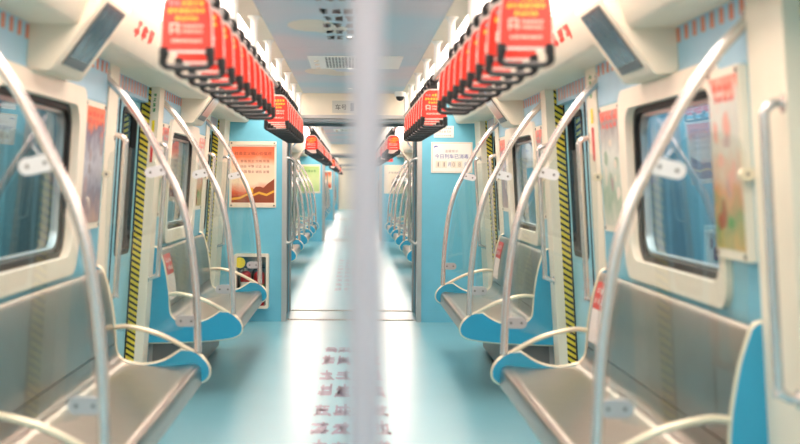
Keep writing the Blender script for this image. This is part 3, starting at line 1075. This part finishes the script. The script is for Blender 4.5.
# disinfection notice
base = (0.93, D, 1.40)
t = thing('notice_board', base, 'white disinfection notice with blue lettering and date on the blue end wall', 'sign')
X0, X1, Z0, Z1 = 0.74, 1.127, 1.40, 1.69
fbox(MB(), X0, X1, Z0, Z1, 0.008).build('board', 'white', t, base, False)
fn = lambda u, v: (u, D - 0.0086, v)
MB().ring([(X0 + .004, Z0 + .004), (X1 - .004, Z0 + .004), (X1 - .004, Z1 - .004), (X0 + .004, Z1 - .004)], [(X0 + .014, Z0 + .014), (X1 - .014, Z0 + .014), (X1 - .014, Z1 - .014), (X0 + .014, Z1 - .014)], lambda u, v, k: (u, k, v), D - 0.0095, D - 0.007).build('border', 'cloud_print', t, base, False)
MB().text('今日列车已消毒', fn, X0 + 0.035, 1.535, 0.315, 0.042).text('月', fn, 0.898, 1.462, 0.03, 0.036).text('日', fn, 1.056, 1.462, 0.026, 0.036).build('lettering', 'blue_print', t, base, False)
MB().text('温馨提示', fn, 0.868, 1.592, 0.125, 0.026).build('heading', 'grey_print', t, base, False)
for ch, xx in (('1', 0.80), ('1', 0.855), ('0', 0.945), ('8', 1.0)):
    c = fbox(MB(), xx - 0.018, xx + 0.032, 1.447, 1.512, 0.0095).build('date_card', 'frame_cream', t, base, False)
    w = 0.011 if ch == '1' else 0.025
    MB().text(ch, lambda u, v: (u, D - 0.0100, v), xx + 0.007 - w / 2, 1.46, w, 0.04).build('digit', 'brown_print', c, base, False)
m = MB()
for k in range(8):
    a0, a1 = math.radians(170 - 16 * k), math.radians(170 - 16 * (k + 1))
    r0 = 0.006 + 0.0
    m.add([fn(0.785 + 0.02 * math.cos(a0), 1.635 + 0.02 * math.sin(a0)), fn(0.785 + 0.02 * math.cos(a1), 1.635 + 0.02 * math.sin(a1)),
           fn(0.79 + 0.014 * math.cos(a1), 1.635 + (0.014 - 0.001 * k) * math.sin(a1)), fn(0.79 + 0.014 * math.cos(a0), 1.635 + (0.014 - 0.001 * k) * math.sin(a0))], [(0, 1, 2, 3)])
m.build('logo', 'blue_print', t, base, False)

# small notice above it
base = (0.86, D, 1.73)
t = thing('small_notice', base, 'small white card with faint red lettering above the disinfection notice', 'sign')
fbox(MB(), 0.765, 0.95, 1.732, 1.842, 0.004).build('card', 'white', t, base, False)
m = MB()
for k, (n, h) in enumerate(((8, 0.02), (6, 0.026), (8, 0.016))):
    m.line(r, n, lambda u, v: (u, D - 0.0046, v), 0.785, 1.81 - k * 0.033, 0.145, h)
m.build('lettering', 'grey_print', t, base, False)

# extinguisher cabinet recessed look: frame proud of the wall
base = (-0.93, D, 0.13)
t = thing('extinguisher_cabinet', base, 'cream framed cabinet for fire extinguishers low on the blue end wall', 'cabinet')
CX0, CX1, CZ0, CZ1 = -1.09, -0.77, 0.13, 0.635
MB().ring(rrect(CX0, CX1, CZ0, CZ1, 0.018), rrect(CX0 + 0.024, CX1 - 0.024, CZ0 + 0.024, CZ1 - 0.024, 0.012), lambda u, v, k: (u, k, v), D - 0.135, D - 0.004).build('frame', 'frame_cream', t, base)
MB().box(CX0 + 0.02, CX1 - 0.02, D - 0.012, D - 0.004, CZ0 + 0.02, CZ1 - 0.02).build('back', 'cabinet_back', t, base, False)
MB().box(CX0 + 0.02, CX1 - 0.02, D - 0.128, D - 0.125, CZ0 + 0.02, CZ1 - 0.02).build('door_pane', 'screen_glass', t, base, False)
MB().lathe([(0.05, -0.131), (0.05, -0.129)], (-1.035, D, 0.555), 'y', 20).build('warning_sticker', 'yellow_sign', t, base)
def extinguisher(x, label):
    base = (x, D - 0.068, CZ0 + 0.024)
    t = thing('fire_extinguisher', base, label, 'extinguisher', 'fire extinguishers in the cabinet')
    z = CZ0 + 0.0245
    MB().lathe([(0.046, 0), (0.05, 0.006), (0.05, 0.27), (0.046, 0.295), (0.03, 0.315), (0.016, 0.322)], (x, D - 0.068, z), 'z', 20).build('cylinder', 'red', t, base)
    MB().lathe([(0.016, 0.322), (0.016, 0.345), (0.011, 0.35)], (x, D - 0.068, z), 'z', 12).build('valve', 'steel', t, base)
    MB().box(x - 0.012, x + 0.055, D - 0.075, D - 0.06, z + 0.35, z + 0.362).box(x - 0.012, x + 0.05, D - 0.073, D - 0.062, z + 0.372, z + 0.38).build('lever', 'black', t, base)
    MB().tube(spline([(x - 0.012, D - 0.068, z + 0.335), (x - 0.05, D - 0.075, z + 0.33), (x - 0.062, D - 0.09, z + 0.25), (x - 0.058, D - 0.09, z + 0.12)], 4), 0.007, 8).build('hose', 'black', t, base)
    return t, base, z
t, base, z = extinguisher(-0.985, 'red fire extinguisher with white label in the cabinet')
MB().lathe([(0.0508, 0.15), (0.0508, 0.22)], (-0.985, D - 0.068, z), 'z', 20).build('label_band', 'white', t, base)
t, base, z = extinguisher(-0.86, 'red fire extinguisher with green band in the cabinet')
MB().lathe([(0.0508, 0.17), (0.0508, 0.20)], (-0.86, D - 0.068, z), 'z', 20).build('label_band', 'green_print', t, base)

# posters on the end walls further away
def far_poster(x0, x1, ci, pm, label):
    y = CARS[ci]['b']
    base = ((x0 + x1) / 2, y, 1.06)
    t = thing('framed_poster', base, label, 'poster')
    fbox(MB(), x0, x1, 1.06, 1.69, 0.008, y).build('backing', 'frame_cream', t, base, False)
    fbox(MB(), x0 + 0.02, x1 - 0.02, 1.10, 1.65, 0.010, y).build('print', pm, t, base, False)
    return t, base
t, base = far_poster(-1.14, -0.70, 1, 'green_poster_print', 'pale green poster on end wall of the next carriage past the gangway')
MB().line(r, 4, lambda u, v: (u, CARS[1]['b'] - 0.0108, v), -1.03, 1.52, 0.24, 0.06).build('lettering', 'green_print', t, base, False)
t, base = far_poster(0.70, 1.14, 1, 'frame_cream', 'white poster with grey figure on end wall of the next carriage')
m = MB()
fz = lambda u, v: (u, CARS[1]['b'] - 0.0108, v)
for q in range(5):
    m.glyph(r, fz, 0.86 + 0.02 * q, 1.2 + 0.03 * q, 0.14, 0.16, 0, 0.3)
m.line(r, 4, fz, 0.8, 1.5, 0.24, 0.05)
m.build('figure_print', 'brown_print', t, base, False)
base = (0.83, CARS[1]['b'], 1.78)
o = fbox(MB(), 0.76, 0.90, 1.76, 1.83, 0.006, CARS[1]['b']).build('red_notice', 'sticker_red', base=base, smooth=False)
tag(o, 'small red notice above the white poster in the next carriage', 'sign')
t, base = far_poster(-1.14, -0.70, 2, 'sunset_print', 'orange poster on end wall of the second carriage past the gangway')

# ------------------------------------------------------------------ posters, stickers on the side walls
poster_obj(-1, 3.93 + 1.92, 3.93 + 2.38, 1.09, 1.665, 'city_print', 'tall narrow city poster with orange top beside the dark window, extinguisher side', 'red_print')
poster_obj(1, 3.93 + 1.92, 3.93 + 2.38, 1.09, 1.665, 'meadow_print', 'tall narrow green poster with red heading on gangway side of bright window, notice side', 'red_print')
poster_obj(1, 3.93 + 0.03, 3.93 + 0.36, 1.08, 1.665, 'village_print', 'tall village poster with green and orange foot, notice side', 'red_print', 0.024)
poster_obj(-1, 8.20 + 0.02, 8.20 + 0.29, 1.09, 1.665, 'meadow_print', 'narrow poster before window of bench one doorway before gangway, extinguisher side', 'red_print')
poster_obj(-1, 8.20 + 1.92, 8.20 + 2.38, 1.09, 1.665, 'village_print', 'narrow poster on gangway side of that bench window, extinguisher side', 'red_print')
poster_obj(1, 8.20 + 0.02, 8.20 + 0.29, 1.09, 1.665, 'meadow_print', 'narrow poster before window of bench one doorway before gangway, notice side', 'red_print')
poster_obj(1, 8.20 + 1.92, 8.20 + 2.38, 1.09, 1.665, 'city_print', 'narrow city poster beside the doorway at the end wall, notice side', 'red_print')

def seat_sticker(s, y0, y1, label):
    pts = [(x - 0.004, z) for x, z in BACK if 0.56 < z < 0.862][::1]
    base = (s * 1.13, (y0 + y1) / 2, 0.57)
    t = thing('seat_sticker', base, label, 'sticker')
    def strip(zlo, zhi, mt, nm):
        seg = []
        for k in range(7):
            z = zlo + (zhi - zlo) * k / 6
            for (xa, za), (xb, zb) in zip(BACK[3:-1], BACK[4:]):
                if min(za, zb) <= z <= max(za, zb) and abs(za - zb) > 1e-6:
                    seg.append((xa + (xb - xa) * (z - za) / (zb - za), z))
                    break
        p = [(x - 0.001, z) for x, z in seg] + [(x - 0.003, z) for x, z in reversed(seg)]
        return MB().prism(p, lambda u, v, k: (s * u, k, v), y0, y1).build(nm, mt, t, base), seg
    _, seg = strip(0.73, 0.853, 'sticker_red', 'heading')
    m = MB()
    for q in range(2):
        m.line(r, 3, lambda u, v: (s * (1.128 + (v - 0.73) * 0.27 - 0.0045), u, v), y0 + 0.03, 0.755 + q * 0.045, (y1 - y0) - 0.06, 0.034)
    m.build('lettering', 'sticker_white', t, base, False)
    strip(0.575, 0.73, 'sticker_white', 'panel')
seat_sticker(-1, 8.20 + 0.06, 8.20 + 0.36, 'red and white sticker on backrest one doorway before gangway, extinguisher side')
seat_sticker(1, 8.20 + 2.05, 8.20 + 2.35, 'red and white sticker on backrest one doorway before gangway, notice side')
seat_sticker(1, 3.93 + 2.10, 3.93 + 2.37, 'red and white sticker on backrest two doorways before gangway, notice side')

# narrow vertical stickers on door pillars
def pillar_sticker(s, fn_of, name_base, label, facey=None, y0=0, y1=0):
    base = name_base
    t = thing('pillar_sticker', base, label, 'sticker')
    for z0, z1, mt, nm, n in ((1.72, 1.84, 'green_print', 'green_lettering', 4), (1.60, 1.67, 'yellow_sign', 'yellow_patch', 0), (1.42, 1.58, 'sticker_red', 'red_lettering', 0)):
        m = MB()
        if n:
            for k in range(n):
                m.glyph(r, fn_of, 0.25, z0 + (z1 - z0) * k / n, 0.5, (z1 - z0) / n * 0.9, 0, 0.2)
        else:
            m.add([fn_of(0.3, z0), fn_of(0.7, z0), fn_of(0.7, z1), fn_of(0.3, z1)], [(0, 1, 2, 3)])
        m.build(nm, mt, t, base, False)
yj = 8.20 - 0.2
pillar_sticker(-1, lambda u, v: (-(XW(v) + 0.002 + 0.04 * u), yj - 0.001, v), (-1.19, yj, 1.42), 'green, yellow and red sticker column on cream pillar, extinguisher side')
yk = 3.93 + L
pillar_sticker(1, lambda u, v: (XW(v) - 0.0075, yk + 0.05 + 0.16 * u, v), (1.16, yk + 0.13, 1.42), 'green, yellow and red sticker column on cream pillar, notice side')

# red brush lettering on the cove above the nearer benches
for s, sn, ph in SIDES:
    base = (s * 0.935, 6.0, 1.96)
    def cf(u, v, s=s):
        x, z = 0.905 + 0.067 * v, 2.035 - 0.16 * v
        return (s * (x - 0.0015), u, z - 0.0008)
    m = MB()
    m.line(r, 3, cf, 5.75, 0.2, 0.55, 0.45, 0, 0.24)
    m.build('cove_lettering', 'red_print', CARS[0]['ceiling'], cb, False)

# ------------------------------------------------------------------ outside the windows
ow = MB().box(-2.35, -2.25, -6, 66, -0.6, 2.3).build('wall_tunnel', 'tunnel_teal', base=(-2.3, 20, 0), smooth=False)
tag(ow, 'dark teal wall outside the windows, extinguisher side', kind='structure')
m = MB()
for k in range(28):
    yy = -4 + k * 2.4
    m.box(-2.25, -2.2, yy, yy + 0.12, -0.6, 3.2)
m.build('wall_rib', 'box_grey', ow, (-2.3, 20, 0), False)
ow = MB().box(2.06, 2.16, -6, 66, -0.6, 2.3).build('wall_platform', 'platform_blue', base=(2.1, 20, 0), smooth=False)
tag(ow, 'light blue wall outside the windows, notice side', kind='structure')
for k in range(24):
    yy = -3.9 + k * 2.7
    MB().box(2.05, 2.06, yy, yy + 0.03, -0.6, 3.2).build('wall_joint', 'tunnel_teal', ow, (2.1, 20, 0), False)
of = MB().box(-2.25, -1.42, -6, 66, -0.06, -0.02).build('floor_trackside', 'platform_floor', base=(-1.8, 20, 0), smooth=False)
tag(of, 'grey ledge outside the carriage, extinguisher side', kind='structure')
of = MB().box(1.42, 2.06, -6, 66, -0.06, -0.02).build('floor_platform', 'platform_floor', base=(1.8, 20, 0), smooth=False)
tag(of, 'grey platform outside the carriage, notice side', kind='structure')

base = (2.0, 6.85, -0.02)
t = thing('hydrant_cabinet', base, 'white hydrant cabinet seen through the window, notice side', 'cabinet')
MB().box(1.90, 2.06, 6.5, 7.21, -0.02, 1.09).build('body', 'cabinet_white', t, base, False)
MB().ring([(6.5, 0.0), (7.21, 0.0), (7.21, 1.09), (6.5, 1.09)], [(6.53, 0.03), (7.17, 0.03), (7.17, 1.05), (6.53, 1.05)], lambda u, v, k: (k, u, v), 1.89, 1.905).build('frame', 'cabinet_white', t, base, False)
MB().text('消', lambda u, v: (1.8985, 7.09 - u, v), 0.06, 0.72, 0.13, 0.12).build('lettering', 'dark_print', t, base, False)
for (yy, zz, rr) in ((7.09, 1.0, 0.03), (7.0, 0.95, 0.04)):
    MB().lathe([(rr, 1.896), (rr, 1.9)], (0, yy, zz), 'x', 16).build('dot_mark', 'purple_print', t, base)

for o in list(bpy.data.objects):
    if o.type == 'EMPTY':
        o.hide_render = False
